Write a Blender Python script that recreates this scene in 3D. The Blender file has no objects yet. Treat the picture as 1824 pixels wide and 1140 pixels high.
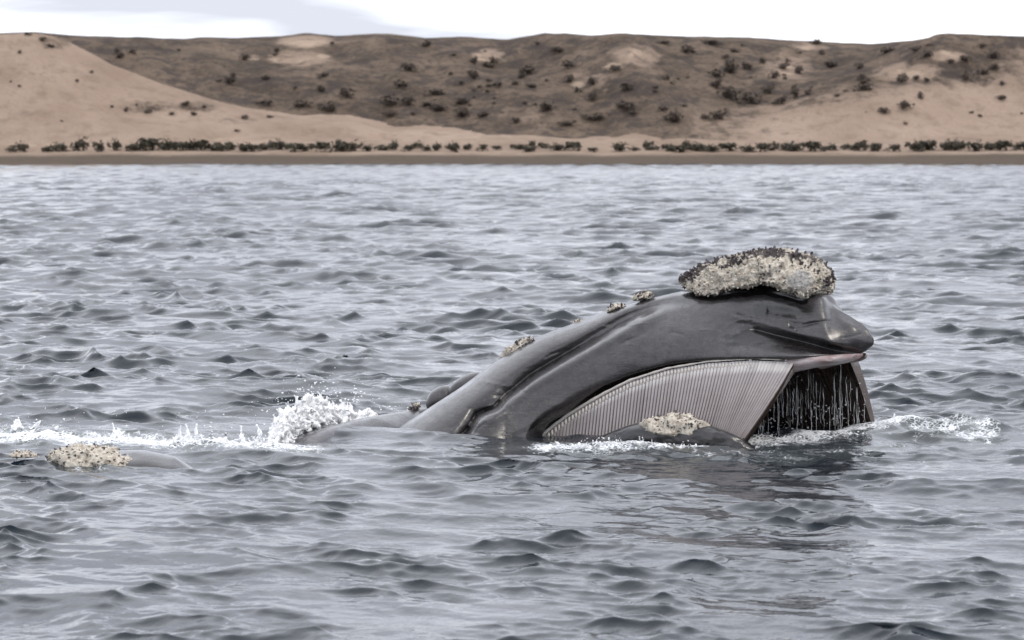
import bpy, math, random
import numpy as np
random.seed(7); rng = np.random.default_rng(7)
R = math.radians
sc = bpy.context.scene

# ------------------------------------------------------------------ camera, sky, sun, exposure
F, HU, HV, H = 6000.0, 912.0, 277.0, 2.565      # focal length and horizon in photograph pixels, eye height in metres
cam_d = bpy.data.cameras.new('camera'); cam = bpy.data.objects.new('camera', cam_d); sc.collection.objects.link(cam)
cam.location = (0, 0, H); cam.rotation_euler = (R(90), 0, 0)
cam_d.sensor_width = 36; cam_d.lens = F * 36 / 1824; cam_d.shift_y = -(570 - HV) / 1824
cam_d.clip_start = 0.5; cam_d.clip_end = 9000
cam_d.dof.use_dof = True; cam_d.dof.focus_distance = 30.2; cam_d.dof.aperture_fstop = 5.0
sc.camera = cam

CLOUD_W = 3.5
SUN_EL, SUN_AZ = 52, 125          # elevation; azimuth clockwise from +Y (the view direction): behind right shoulder
world = bpy.data.worlds.new('World'); sc.world = world; world.use_nodes = True
nt = world.node_tree; nt.nodes.clear()
def WN(t, **k):
    n = nt.nodes.new(t)
    for a, b in k.items(): setattr(n, a, b)
    return n
w_out = WN('ShaderNodeOutputWorld'); w_bg = WN('ShaderNodeBackground'); w_bg.inputs['Strength'].default_value = 0.12
w_sky = WN('ShaderNodeTexSky', sky_type='NISHITA', sun_disc=False, sun_elevation=R(SUN_EL), sun_rotation=R(SUN_AZ))
w_tc = WN('ShaderNodeTexCoord'); w_sep = WN('ShaderNodeSeparateXYZ')
w_add = WN('ShaderNodeMath', operation='ADD'); w_add.inputs[1].default_value = 0.07
w_max = WN('ShaderNodeMath', operation='MAXIMUM'); w_max.inputs[1].default_value = 0.05
w_dx = WN('ShaderNodeMath', operation='DIVIDE'); w_dy = WN('ShaderNodeMath', operation='DIVIDE'); w_cmb = WN('ShaderNodeCombineXYZ')
w_n = WN('ShaderNodeTexNoise', noise_dimensions='4D'); w_n.inputs['W'].default_value = CLOUD_W; w_n.inputs['Scale'].default_value = 0.8; w_n.inputs['Detail'].default_value = 4; w_n.inputs['Roughness'].default_value = 0.45
w_n.inputs['Distortion'].default_value = 0.4
w_r = WN('ShaderNodeValToRGB')
e = w_r.color_ramp.elements
e[0].position = 0.39; e[0].color = (6.6, 6.9, 7.9, 1)          # grey undersides of the cloud deck
e[1].position = 0.62; e[1].color = (15.6, 15.9, 16.9, 1)       # thin bright cloud
m = w_r.color_ramp.elements.new(0.49); m.color = (11.3, 11.6, 12.8, 1)
w_mix = WN('ShaderNodeMix', data_type='RGBA'); w_mix.inputs[0].default_value = 0.9
L = nt.links.new
L(w_tc.outputs['Generated'], w_sep.inputs[0])
L(w_sep.outputs['Z'], w_add.inputs[0]); L(w_add.outputs[0], w_max.inputs[0])
L(w_sep.outputs['X'], w_dx.inputs[0]); L(w_max.outputs[0], w_dx.inputs[1])
L(w_sep.outputs['Y'], w_dy.inputs[0]); L(w_max.outputs[0], w_dy.inputs[1])
L(w_dx.outputs[0], w_cmb.inputs[0]); L(w_dy.outputs[0], w_cmb.inputs[1])
L(w_cmb.outputs[0], w_n.inputs['Vector']); L(w_n.outputs['Fac'], w_r.inputs[0])
L(w_sky.outputs[0], w_mix.inputs[6]); L(w_r.outputs[0], w_mix.inputs[7])
L(w_mix.outputs[2], w_bg.inputs['Color']); L(w_bg.outputs[0], w_out.inputs[0])

sun_d = bpy.data.lights.new('sun', 'SUN'); sun = bpy.data.objects.new('sun', sun_d); sc.collection.objects.link(sun)
sun_d.energy = 1.3; sun_d.angle = R(14); sun_d.color = (1.0, 0.93, 0.82)
sun.rotation_euler = (R(90 - SUN_EL), 0, R(180 - SUN_AZ))
sc.view_settings.view_transform = 'Standard'; sc.view_settings.look = 'None'
sc.view_settings.gamma = 1; sc.view_settings.exposure = 0.0
sc.render.engine = 'CYCLES'; sc.cycles.use_denoising = True
sc.cycles.max_bounces = 6; sc.cycles.caustics_reflective = False; sc.cycles.caustics_refractive = False

# ------------------------------------------------------------------ helpers
C = sc.collection
def proj_pt(u, v, Y):                        # photograph pixel at distance Y -> point
    return np.array(((u - HU) / F * Y, Y, H - (v - HV) / F * Y))
def hash3(ix, iy, iz, seed):
    h = (ix.astype(np.int64) * 374761393 + iy.astype(np.int64) * 668265263 + iz.astype(np.int64) * 2147483647 + seed * 974634777) & 0xffffffff
    h = ((h ^ (h >> 13)) * 1274126177) & 0xffffffff
    h = ((h ^ (h >> 16)) * 2246822519) & 0xffffffff
    return ((h ^ (h >> 15)) & 0xffffff) / float(0xffffff)
def vnoise(x, y, z=None, seed=0):            # value noise in -1..1
    x = np.asarray(x, float); y = np.asarray(y, float)
    z = np.zeros_like(x) if z is None else np.asarray(z, float)
    xi, yi, zi = np.floor(x), np.floor(y), np.floor(z)
    f = [x - xi, y - yi, z - zi]; f = [t * t * t * (t * (t * 6 - 15) + 10) for t in f]
    r = 0
    for dx in (0, 1):
        for dy in (0, 1):
            for dz in (0, 1):
                r = r + hash3(xi + dx, yi + dy, zi + dz, seed) * (f[0] if dx else 1 - f[0]) * (f[1] if dy else 1 - f[1]) * (f[2] if dz else 1 - f[2])
    return r * 2 - 1
def fbm(x, y, z=None, o=4, seed=0, g=0.5):
    s = 0; a = 1.0; t = 0
    for i in range(o):
        k = 2.03 ** i
        s = s + a * vnoise(np.asarray(x) * k, np.asarray(y) * k, None if z is None else np.asarray(z) * k, seed + i); t += a; a *= g
    return s / t
def outward(V, Fc):                          # face loops turned so that they look away from the middle
    p = V[Fc[:, :3]]; n_ = np.cross(p[:, 1] - p[:, 0], p[:, 2] - p[:, 0])
    return Fc if ((V[Fc].mean(1) - V.mean(0)) * n_).sum() >= 0 else Fc[:, ::-1]
def mesh_np(name, V, quads, smooth=True, tris=None, turn=True):
    me = bpy.data.meshes.new(name)
    V = np.ascontiguousarray(V, dtype=np.float32).reshape(-1, 3)
    if turn:
        if quads is not None and len(quads): quads = outward(V, np.asarray(quads).reshape(-1, 4))
    q = np.asarray(quads, dtype=np.int32).reshape(-1, 4) if quads is not None and len(quads) else np.zeros((0, 4), np.int32)
    t = np.asarray(tris, dtype=np.int32).reshape(-1, 3) if tris is not None and len(tris) else np.zeros((0, 3), np.int32)
    me.vertices.add(len(V)); me.vertices.foreach_set('co', V.ravel())
    me.loops.add(q.size + t.size); me.loops.foreach_set('vertex_index', np.concatenate([q.ravel(), t.ravel()]))
    me.polygons.add(len(q) + len(t))
    st = np.concatenate([np.arange(len(q)) * 4, len(q) * 4 + np.arange(len(t)) * 3]).astype(np.int32)
    me.polygons.foreach_set('loop_start', st)
    me.polygons.foreach_set('use_smooth', np.full(len(q) + len(t), smooth, dtype=bool))
    me.update(calc_edges=True); me.validate()
    return me
def grid_quads(r, c, wrap=False, off=0):
    i = np.arange(r - 1)[:, None]; j = np.arange(c if wrap else c - 1)[None, :]
    j2 = (j + 1) % c
    return np.stack([i * c + j + 0 * j, i * c + j2, (i + 1) * c + j2, (i + 1) * c + j], -1).reshape(-1, 4) + off
def set_attr(me, name, vals):
    a = me.attributes.new(name, 'FLOAT', 'POINT'); a.data.foreach_set('value', np.asarray(vals, dtype=np.float32).ravel())
def obj(name, me, mat, parent=None, label=None, cat=None, group=None, kind=None):
    o = bpy.data.objects.new(name, me); C.objects.link(o)
    if me is not None and mat is not None and not me.materials: me.materials.append(mat)
    if parent is not None:
        o.parent = parent; o.matrix_parent_inverse = parent_inv(parent)
    for k, v in (('label', label), ('category', cat), ('group', group), ('kind', kind)):
        if v: o[k] = v
    return o
def parent_inv(p):
    from mathutils import Matrix
    t = np.array((0.0, 0.0, 0.0)); q = p
    while q is not None: t += np.array(q.location); q = q.parent
    return Matrix.Translation((-t[0], -t[1], -t[2])) if p.type == 'EMPTY' or p.parent is None else Matrix.Identity(4)

class Mat:
    def __init__(s, name, rough=0.5, spec=0.5):
        s.m = bpy.data.materials.new(name); s.m.use_nodes = True; s.t = s.m.node_tree
        s.b = s.t.nodes['Principled BSDF']; s.b.inputs['Roughness'].default_value = rough; s.b.inputs['Specular IOR Level'].default_value = spec
        s.pos = s.n('ShaderNodeNewGeometry').outputs['Position']
    def n(s, ty, **k):
        x = s.t.nodes.new(ty)
        for a, b in k.items():
            if a.startswith('i_'):
                x.inputs[a[2:].replace('_', ' ')].default_value = b
            else: setattr(x, a, b)
        return x
    def l(s, a, b): s.t.links.new(a, b)
    def noise(s, scale, detail=4, rough=0.55, stretch=(1, 1, 1), distort=0.0):
        mp = s.n('ShaderNodeMapping'); mp.inputs['Scale'].default_value = stretch; s.l(s.pos, mp.inputs['Vector'])
        x = s.n('ShaderNodeTexNoise', i_Scale=scale, i_Detail=detail, i_Roughness=rough, i_Distortion=distort); s.l(mp.outputs[0], x.inputs['Vector'])
        return x.outputs['Fac']
    def voronoi(s, scale, feature='F1'):
        x = s.n('ShaderNodeTexVoronoi', feature=feature, i_Scale=scale); s.l(s.pos, x.inputs['Vector']); return x.outputs['Distance']
    def attr(s, name): return s.n('ShaderNodeAttribute', attribute_name=name).outputs['Fac']
    def ramp(s, fac, stops):
        x = s.n('ShaderNodeValToRGB'); el = x.color_ramp.elements
        while len(el) < len(stops): el.new(0.5)
        for e, (p, c) in zip(el, stops):
            e.position = p; e.color = (c, c, c, 1) if not hasattr(c, '__len__') else (*c, 1)
        s.l(fac, x.inputs[0]); return x.outputs[0]
    def mix(s, f, a, b, blend='MIX'):
        x = s.n('ShaderNodeMix', data_type='RGBA', blend_type=blend)
        for sock, v in ((x.inputs[0], f), (x.inputs[6], a), (x.inputs[7], b)):
            if hasattr(v, 'is_linked'): s.l(v, sock)
            else: sock.default_value = v if not hasattr(v, '__len__') else (*v, 1)
        return x.outputs[2]
    def math(s, op, a, b=0.0, clamp=False):
        x = s.n('ShaderNodeMath', operation=op, use_clamp=clamp)
        for sock, v in ((x.inputs[0], a), (x.inputs[1], b)):
            if hasattr(v, 'is_linked'): s.l(v, sock)
            else: sock.default_value = v
        return x.outputs[0]
    def bump(s, h, strength, dist):
        x = s.n('ShaderNodeBump'); x.inputs['Strength'].default_value = strength; x.inputs['Distance'].default_value = dist
        s.l(h, x.inputs['Height']); s.l(x.outputs[0], s.b.inputs['Normal'])
    def set(s, name, v):
        if hasattr(v, 'is_linked'): s.l(v, s.b.inputs[name])
        else: s.b.inputs[name].default_value = v if not hasattr(v, '__len__') else (*v, 1)

# ------------------------------------------------------------------ materials
w = Mat('sea_water', 0.06, 0.5); w.b.inputs['IOR'].default_value = 1.333
foam_f = w.math('MULTIPLY', w.attr('foam'), 1.0)
fn = w.noise(9, 6, 0.7, (1, .55, 1)); fv = w.voronoi(26, 'DISTANCE_TO_EDGE')
lace = w.math('SUBTRACT', w.math('MULTIPLY', fn, 1.6), w.math('MULTIPLY', w.math('MINIMUM', fv, 0.3), 1.2))
fm = w.ramp(w.math('ADD', w.math('SUBTRACT', foam_f, 1.0), lace), [(0.16, 0.0), (0.5, 1.0)])
turb = w.ramp(foam_f, [(0.0, 0.0), (0.6, 1.0)])
deep = w.mix(w.noise(0.25, 2), (0.008, 0.013, 0.018), (0.012, 0.018, 0.025))
deep = w.mix(w.math('MULTIPLY', turb, 0.6), deep, (0.10, 0.115, 0.115))
w.set('Base Color', w.mix(fm, deep, (0.8, 0.82, 0.84)))
w.set('Roughness', w.math('ADD', w.math('MULTIPLY', fm, 0.5), w.attr('rough')))
rip = w.math('ADD', w.noise(13, 4, 0.6, (1, .75, 1), 0.5), w.math('MULTIPLY', w.noise(4.5, 3, 0.6, (1, .7, 1), 0.4), 1.6))
w.bump(rip, 0.3, 0.014)
M_WATER = w.m

f = Mat('white_foam', 0.35, 0.4); f.set('Base Color', (0.93, 0.94, 0.95)); f.b.inputs['Subsurface Weight'].default_value = 0.5
f.b.inputs['Subsurface Radius'].default_value = (0.06, 0.06, 0.06); f.b.inputs['Transmission Weight'].default_value = 0.12
f.bump(f.noise(70, 4, 0.6), 0.5, 0.01)
M_FOAM = f.m
d = Mat('clear_water_drops', 0.05, 0.5); d.set('Base Color', (0.92, 0.94, 0.95)); d.b.inputs['IOR'].default_value = 1.333; d.b.inputs['Transmission Weight'].default_value = 0.55
M_DROP = d.m

s = Mat('whale_skin', 0.4, 0.5)
n1 = s.noise(1.6, 6, 0.62, (1, 1, 1.6)); n2 = s.noise(14, 5, 0.65); n3 = s.noise(3.2, 4, 0.6, (0.5, 0.5, 3.5), 0.6)
base = s.mix(s.ramp(n1, [(0.36, 0.0), (0.64, 1.0)]), (0.016, 0.014, 0.015), (0.050, 0.045, 0.047))
base = s.mix(s.math('MULTIPLY', s.ramp(n3, [(0.5, 0.0), (0.72, 1.0)]), 0.45), base, (0.068, 0.063, 0.067))
base = s.mix(s.ramp(n2, [(0.46, 0.0), (0.66, 0.75)]), base, (0.016, 0.0135, 0.0135))
base = s.mix(s.ramp(s.noise(34, 6, 0.75), [(0.54, 0.0), (0.68, 0.7)]), base, (0.078, 0.072, 0.075))
base = s.mix(s.ramp(s.noise(7, 3, 0.5, (0.9, 0.9, 14), 1.2), [(0.68, 0.0), (0.72, 0.55)]), base, (0.14, 0.135, 0.14))
wet = s.math('ADD', s.attr('wet'), s.math('MULTIPLY', s.math('SUBTRACT', s.noise(26, 8, 0.85, (0.35, 0.35, 1.6)), 0.5), 2.2))  # attribute holds wet skin plus painted shade of creases and undercuts
wet_shade_m = s.ramp(wet, [(0.40, 0.0), (0.62, 0.92)])
base = s.mix(wet_shade_m, base, (0.008, 0.0065, 0.0065))
s.set('Base Color', base)
s.set('Roughness', s.mix(wet_shade_m, s.ramp(n2, [(0.25, 0.24), (0.8, 0.5)]), (0.22, 0.22, 0.22)))
s.bump(s.math('ADD', s.noise(45, 5, 0.65), s.math('MULTIPLY', s.noise(9, 4, 0.6, (0.6, 0.6, 2.4)), 1.6)), 0.32, 0.013)
s.b.inputs['Coat Weight'].default_value = 0.75; s.b.inputs['Coat IOR'].default_value = 1.4
s.set('Coat Roughness', s.ramp(s.noise(5, 5, 0.7, (0.5, 0.5, 1.6)), [(0.38, 0.07), (0.62, 0.34)]))
M_SKIN = s.m

k = Mat('callosity_crust', 0.85, 0.2)
kn = k.noise(22, 6, 0.7); kv = k.noise(90, 3, 0.7); kn2 = k.noise(5, 4, 0.6)
crust = k.mix(k.ramp(kn, [(0.38, 0.0), (0.6, 1.0)]), (0.43, 0.365, 0.29), (0.80, 0.745, 0.64))
crust = k.mix(k.ramp(k.math('ADD', kn2, k.attr('dark')), [(0.60, 0.0), (0.70, 1.0)]), crust, (0.10, 0.085, 0.082))
crust = k.mix(k.ramp(k.noise(30, 4, 0.65), [(0.56, 0.0), (0.63, 1.0)]), crust, (0.06, 0.05, 0.048))
crust = k.mix(k.ramp(k.attr('knob'), [(0.1, 0.0), (0.95, 0.85)]), crust, k.mix(k.ramp(k.noise(45, 6, 0.75), [(0.4, 0.0), (0.6, 1.0)]), (0.2, 0.2, 0.21), (0.55, 0.53, 0.5)))
k.set('Base Color', crust); k.bump(k.math('ADD', kn, k.math('MULTIPLY', kv, 1.2)), 0.7, 0.03)
M_CRUST = k.m
t_ = Mat('barnacle_dark', 0.7, 0.3); t_.set('Base Color', t_.mix(t_.noise(15, 3), (0.05, 0.042, 0.044), (0.14, 0.12, 0.12))); M_BDARK = t_.m
t_ = Mat('barnacle_cream', 0.8, 0.2); t_.set('Base Color', t_.mix(t_.noise(18, 3), (0.5, 0.43, 0.34), (0.84, 0.79, 0.70))); M_BCREAM = t_.m

b = Mat('baleen', 0.35, 0.5)
tt = b.attr('t')
bc = b.ramp(tt, [(0.0, (0.58, 0.56, 0.54)), (0.10, (0.52, 0.50, 0.49)), (0.16, (0.29, 0.265, 0.265)), (0.3, (0.25, 0.222, 0.222)), (0.8, (0.25, 0.215, 0.21)), (1.0, (0.22, 0.18, 0.165))])
bc = b.mix(b.ramp(b.noise(3.5, 3), [(0.35, 0.0), (0.7, 0.5)]), bc, (0.36, 0.33, 0.32))
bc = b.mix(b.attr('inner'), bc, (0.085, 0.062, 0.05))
oi = b.n('ShaderNodeObjectInfo').outputs['Random']; bc = b.mix(b.math('MULTIPLY', oi, 0.28), bc, (0.16, 0.135, 0.13))
b.set('Base Color', bc); b.set('Roughness', b.ramp(b.noise(3, 3), [(0.38, 0.16), (0.65, 0.45)]))
b.bump(b.noise(60, 3, 0.6, (1, 1, 0.15)), 0.25, 0.006); M_BALEEN = b.m
g = Mat('baleen_fringe', 0.5, 0.4); g.set('Base Color', g.mix(g.noise(30, 4, 0.6, (1, 1, 0.08)), (0.02, 0.014, 0.012), (0.085, 0.06, 0.05))); M_FRINGE = g.m
g = Mat('gum_cream', 0.3, 0.5); g.set('Base Color', g.mix(g.noise(12, 3), (0.5, 0.46, 0.42), (0.62, 0.58, 0.54))); M_GUM = g.m
g = Mat('gum_pink', 0.3, 0.5)
gc = g.mix(g.ramp(g.noise(4, 4, 0.6, (1, 1, 2.5)), [(0.4, 0.0), (0.62, 1.0)]), (0.26, 0.18, 0.175), (0.40, 0.37, 0.365))
g.set('Base Color', g.mix(g.ramp(g.noise(5.5, 4, 0.6, (1, 1, 3)), [(0.58, 0.0), (0.66, 1.0)]), gc, (0.06, 0.055, 0.055))); M_PINK = g.m

h = Mat('hill_ground', 0.95, 0.1)
sandc = h.mix(h.ramp(h.noise(0.03, 5, 0.6), [(0.3, 0.0), (0.7, 1.0)]), (0.33, 0.243, 0.182), (0.47, 0.36, 0.28))
scrub = h.mix(h.ramp(h.noise(0.055, 7, 0.72), [(0.34, 0.0), (0.66, 1.0)]), (0.075, 0.058, 0.047), (0.25, 0.187, 0.138))
scrub = h.mix(h.ramp(h.noise(0.55, 5, 0.75), [(0.5, 0.0), (0.66, 0.85)]), scrub, (0.052, 0.046, 0.040))
scrub = h.mix(h.ramp(h.noise(0.3, 5, 0.7), [(0.58, 0.0), (0.7, 0.6)]), scrub, (0.26, 0.19, 0.14))
scrub = h.mix(h.ramp(h.noise(0.11, 5, 0.68, (1, 1, 1.5)), [(0.50, 0.0), (0.60, 0.75)]), scrub, (0.066, 0.055, 0.051))
sandc = h.mix(h.ramp(h.noise(0.16, 6, 0.7), [(0.50, 0.0), (0.68, 0.5)]), sandc, (0.2, 0.145, 0.11))
sm = h.math('ADD', h.attr('sand'), h.math('MULTIPLY', h.math('SUBTRACT', h.noise(0.16, 6, 0.7), 0.5), 1.1))
hc = h.mix(h.ramp(sm, [(0.38, 0.0), (0.62, 1.0)]), scrub, sandc)
hc = h.mix(h.ramp(h.math('ADD', h.attr('pale'), h.math('MULTIPLY', h.math('SUBTRACT', h.noise(0.22, 6, 0.75, (.6, 1, 1.6)), 0.5), 2.6)), [(0.45, 0.0), (0.8, 0.8)]), hc, (0.52, 0.40, 0.30))
beach = h.mix(h.noise(0.05, 4, 0.6, (0.2, 1, 1)), (0.120, 0.095, 0.074), (0.165, 0.130, 0.100))
hc = h.mix(h.attr('beach'), hc, beach)
h.set('Base Color', hc); h.bump(h.math('ADD', h.noise(0.5, 6, 0.7), h.noise(0.12, 4, 0.6)), 0.9, 2.5); M_HILL = h.m
g = Mat('shrub_leaves', 0.8, 0.2); g.set('Base Color', g.mix(g.noise(0.6, 4, 0.7), (0.035, 0.033, 0.024), (0.085, 0.075, 0.055))); M_SHRUB = g.m
g = Mat('dry_shrub_leaves', 0.85, 0.2); g.set('Base Color', g.mix(g.noise(0.5, 4, 0.7), (0.062, 0.050, 0.042), (0.12, 0.097, 0.078))); M_DRY = g.m

# ------------------------------------------------------------------ sea
def poly_dist(u, v, pts, sv=1.0):            # distance to a polyline in photograph pixels, and position along it
    best = np.full(np.shape(u), 1e9); pos = np.zeros(np.shape(u))
    n = len(pts) - 1
    for i in range(n):
        (a, b_), (c, d_) = pts[i], pts[i + 1]
        du, dv = c - a, (d_ - b_) * sv; l2 = du * du + dv * dv
        t = np.clip(((u - a) * du + (v - b_) * sv * dv) / l2, 0, 1)
        ds = np.hypot(u - a - t * du, (v - b_) * sv - t * dv)
        pos = np.where(ds < best, (i + t) / n, pos); best = np.minimum(best, ds)
    return best, pos

side = 0.19 + np.cumsum(np.linspace(0.0008, 0.009, 46))
near_rows = [14.5]
while near_rows[-1] < 62: near_rows.append(near_rows[-1] + 5.2e-4 * near_rows[-1] ** 1.3)
far_rows = list(np.geomspace(61.2, 990, 1500))
lams = np.concatenate([np.geomspace(9, 2.6, 10), np.geomspace(2.5, 0.9, 30), np.geomspace(0.88, 0.11, 84)])
lams *= rng.uniform(0.93, 1.07, len(lams))
comps = []
for lam in lams:
    sl = 0.011 if lam > 2.55 else (0.0195 if lam > 0.89 else (0.036 if lam > 0.26 else 0.034 * (lam / 0.26) ** 0.2))
    comps.append((lam, sl, R(-112) + rng.normal(0, 0.5 if lam > 0.89 else 0.65), rng.uniform(0, 6.283)))   # running towards the camera and to its left
SW = [(195, 752, .13, .75, .32, .3), (640, 726, .15, .45, .4, 0), (560, 735, .08, .4, .3, 0), (1610, 772, .11, .45, .35, 0), (1740, 775, .10, .3, .25, -.3), (1480, 780, .05, .7, .3, 0),
      (1200, 800, .04, .9, .3, 0), (590, 648, .12, 1.2, .5, 0), (60, 695, .10, .5, .35, 0)]
FO = [([(-60, 782), (20, 782), (140, 786), (280, 790), (400, 794), (500, 799), (560, 800)], 28, .84), ([(330, 785), (420, 790), (500, 796)], 40, .6), ([(600, 800), (800, 800), (940, 797)], 12, .4),
      ([(960, 797), (1080, 797), (1180, 796), (1300, 793)], 20, .72), ([(1335, 785), (1430, 783), (1540, 772), (1640, 768)], 24, .78), ([(1540, 770), (1600, 768), (1680, 775), (1760, 783)], 34, .62),
      ([(1240, 806), (1420, 806), (1600, 795)], 22, .4), ([(85, 822), (150, 842), (260, 836)], 14, .45)]
def sea_patch(rows, tc, sp_y):
    Yr = np.array(rows); Yg, Tg = np.meshgrid(Yr, tc, indexing='ij'); X0 = Tg * Yg; Y0 = Yg
    Xd, Yd = X0.astype(np.float32), Y0.astype(np.float32); X32, Y32 = Xd.copy(), Yd.copy(); Zd = np.zeros_like(Xd)
    spr = np.array([sp_y(y) for y in Yr], dtype=np.float32)
    gust = (0.95 + 0.30 * fbm(X0 * 0.10, Y0 * 0.05, o=3, seed=3)).astype(np.float32)
    gust2 = np.clip(0.72 + 1.5 * fbm(X0 * 1.5, Y0 * 0.9, o=3, seed=9), 0.30, 1.6).astype(np.float32); gust1 = np.clip(0.80 + 1.0 * fbm(X0 * 0.5, Y0 * 0.33, o=2, seed=19), 0.4, 1.5).astype(np.float32)
    lost = np.zeros(len(Yr)); far_up = np.interp(Yg, [18, 30, 70, 180, 900], [1.0, 1.1, 1.7, 3.2, 6.0]).astype(np.float32); gust = gust * far_up * (1 - .65 * np.exp(-((X0 + 1.45) / 1.3) ** 2 - ((Y0 - 30.0) / 1.3) ** 2)).astype(np.float32)   # lee of the whale's back
    for lam, sl, ang, p0 in comps:
        kk = 2 * math.pi / lam; cx, cy = math.cos(ang), math.sin(ang)
        fade = np.clip((lam / spr - 2.0) / 2.0, 0, 1); lost += sl * sl * .5 * (1 - fade)
        r0 = int((fade > 0).sum())
        if r0 == 0: continue
        q = np.s_[:r0]; A = (sl / kk) * fade[q, None] * (gust[q] * (gust1[q] if lam < 2.55 else 1) if lam > 0.89 else gust2[q] * gust[q])
        ph = np.float32(kk * cx) * X32[q] + np.float32(kk * cy) * Y32[q] + np.float32(p0)
        sn = np.sin(ph); Zd[q] += A * np.cos(ph)
        Aq = A * (1.5 / np.maximum(far_up[q], 1.0) ** 1.15); Xd[q] -= cx * Aq * sn; Yd[q] -= cy * Aq * sn
    U0 = HU + F * Tg; V0 = HV + F * H / Yg; foam = np.zeros_like(Zd)
    if Yr[0] < 60:
        for (u, v, amp, sx, sy, crest) in SW:                   # where the whales move the water
            Yc = F * H / (v - HV); xc = (u - HU) / F * Yc
            a_ = np.exp(-((X0 - xc) / sx) ** 2 - ((Y0 - Yc - crest * (X0 - xc)) / sy) ** 2)
            Zd += (amp * a_ * (1 + 0.45 * fbm(X0 * 5, Y0 * 4, o=4, seed=21))).astype(np.float32)
        for pts, wd, amt in FO:
            ds, _ = poly_dist(U0, V0, pts, 2.2); foam = np.maximum(foam, (amt * np.exp(-(ds / wd) ** 2)).astype(np.float32))
    else:
        surf = np.exp(-((Yg - 950 - 4 * fbm(X0 * 0.02, Y0 * 0.0, o=2, seed=5)) / 4.0) ** 2) * np.clip(0.35 + 0.7 * fbm(X0 * 0.015, Y0 * 0, o=3, seed=31) + 0.35 * (Tg > 0.07), 0, 1)
        foam = (surf * 1.1).astype(np.float32)
    rough = np.repeat(np.clip(0.03 + 0.30 * np.sqrt(lost), 0, 0.14)[:, None], len(tc), 1)
    return np.stack([Xd, Yd, Zd], -1).reshape(-1, 3), grid_quads(len(Yr), len(tc)), foam.ravel(), rough.ravel()
tn = np.concatenate([-side[::-1], np.linspace(-0.19, 0.19, 600), side]); tf_ = np.concatenate([-side[::-2], np.linspace(-0.19, 0.19, 330), side[::2]])
V1, Q1, f1, r1 = sea_patch(near_rows, tn, lambda y: max(5.2e-4 * y ** 1.3, .00064 * y))
V2, Q2, f2, r2 = sea_patch(far_rows, tf_, lambda y: max(.00186 * y, .00115 * y))
# the outer sea, all round
outer_r = [0.0, 6, 14, 40, 120, 500, 2500]; no = 48; ov = []
for r_ in outer_r:
    for j in range(no):
        a_ = 2 * math.pi * j / no; ov.append((r_ * math.cos(a_), r_ * math.sin(a_), -0.75))
oq = grid_quads(len(outer_r), no, wrap=True)
me = mesh_np('sea', np.concatenate([V1, V2, np.array(ov)]), np.concatenate([Q1, Q2 + len(V1), oq[:, ::-1] + len(V1) + len(V2)]), turn=False)
set_attr(me, 'foam', np.concatenate([f1, f2, np.zeros(len(ov))])); set_attr(me, 'rough', np.concatenate([r1, r2, np.full(len(ov), 0.12)]))
obj('sea', me, M_WATER, kind='structure')
# ------------------------------------------------------------------ shore and hills
def lerp_pts(u, pts): return np.interp(u, [p[0] for p in pts], [p[1] for p in pts])
SKY = [(-900, 70), (-400, 60), (0, 58), (60, 56), (130, 62), (220, 65), (330, 67), (360, 64), (420, 66), (500, 64), (545, 58), (600, 62), (690, 58), (760, 66), (820, 64), (900, 68),
       (970, 57), (1050, 68), (1150, 64), (1250, 63), (1330, 66), (1450, 72), (1550, 76), (1620, 74), (1690, 69), (1760, 74), (1824, 74), (2300, 66), (2800, 75)]
DUNE = [(-900, 120), (-400, 75), (0, 62), (60, 58), (110, 67), (150, 88), (200, 114), (290, 150), (380, 178), (440, 192), (540, 203), (620, 205), (700, 218), (800, 226),
        (912, 228), (1000, 232), (1090, 228), (1130, 222), (1180, 234), (1300, 236), (1400, 240), (1560, 238), (1700, 228), (1824, 236), (2800, 240)]
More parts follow.
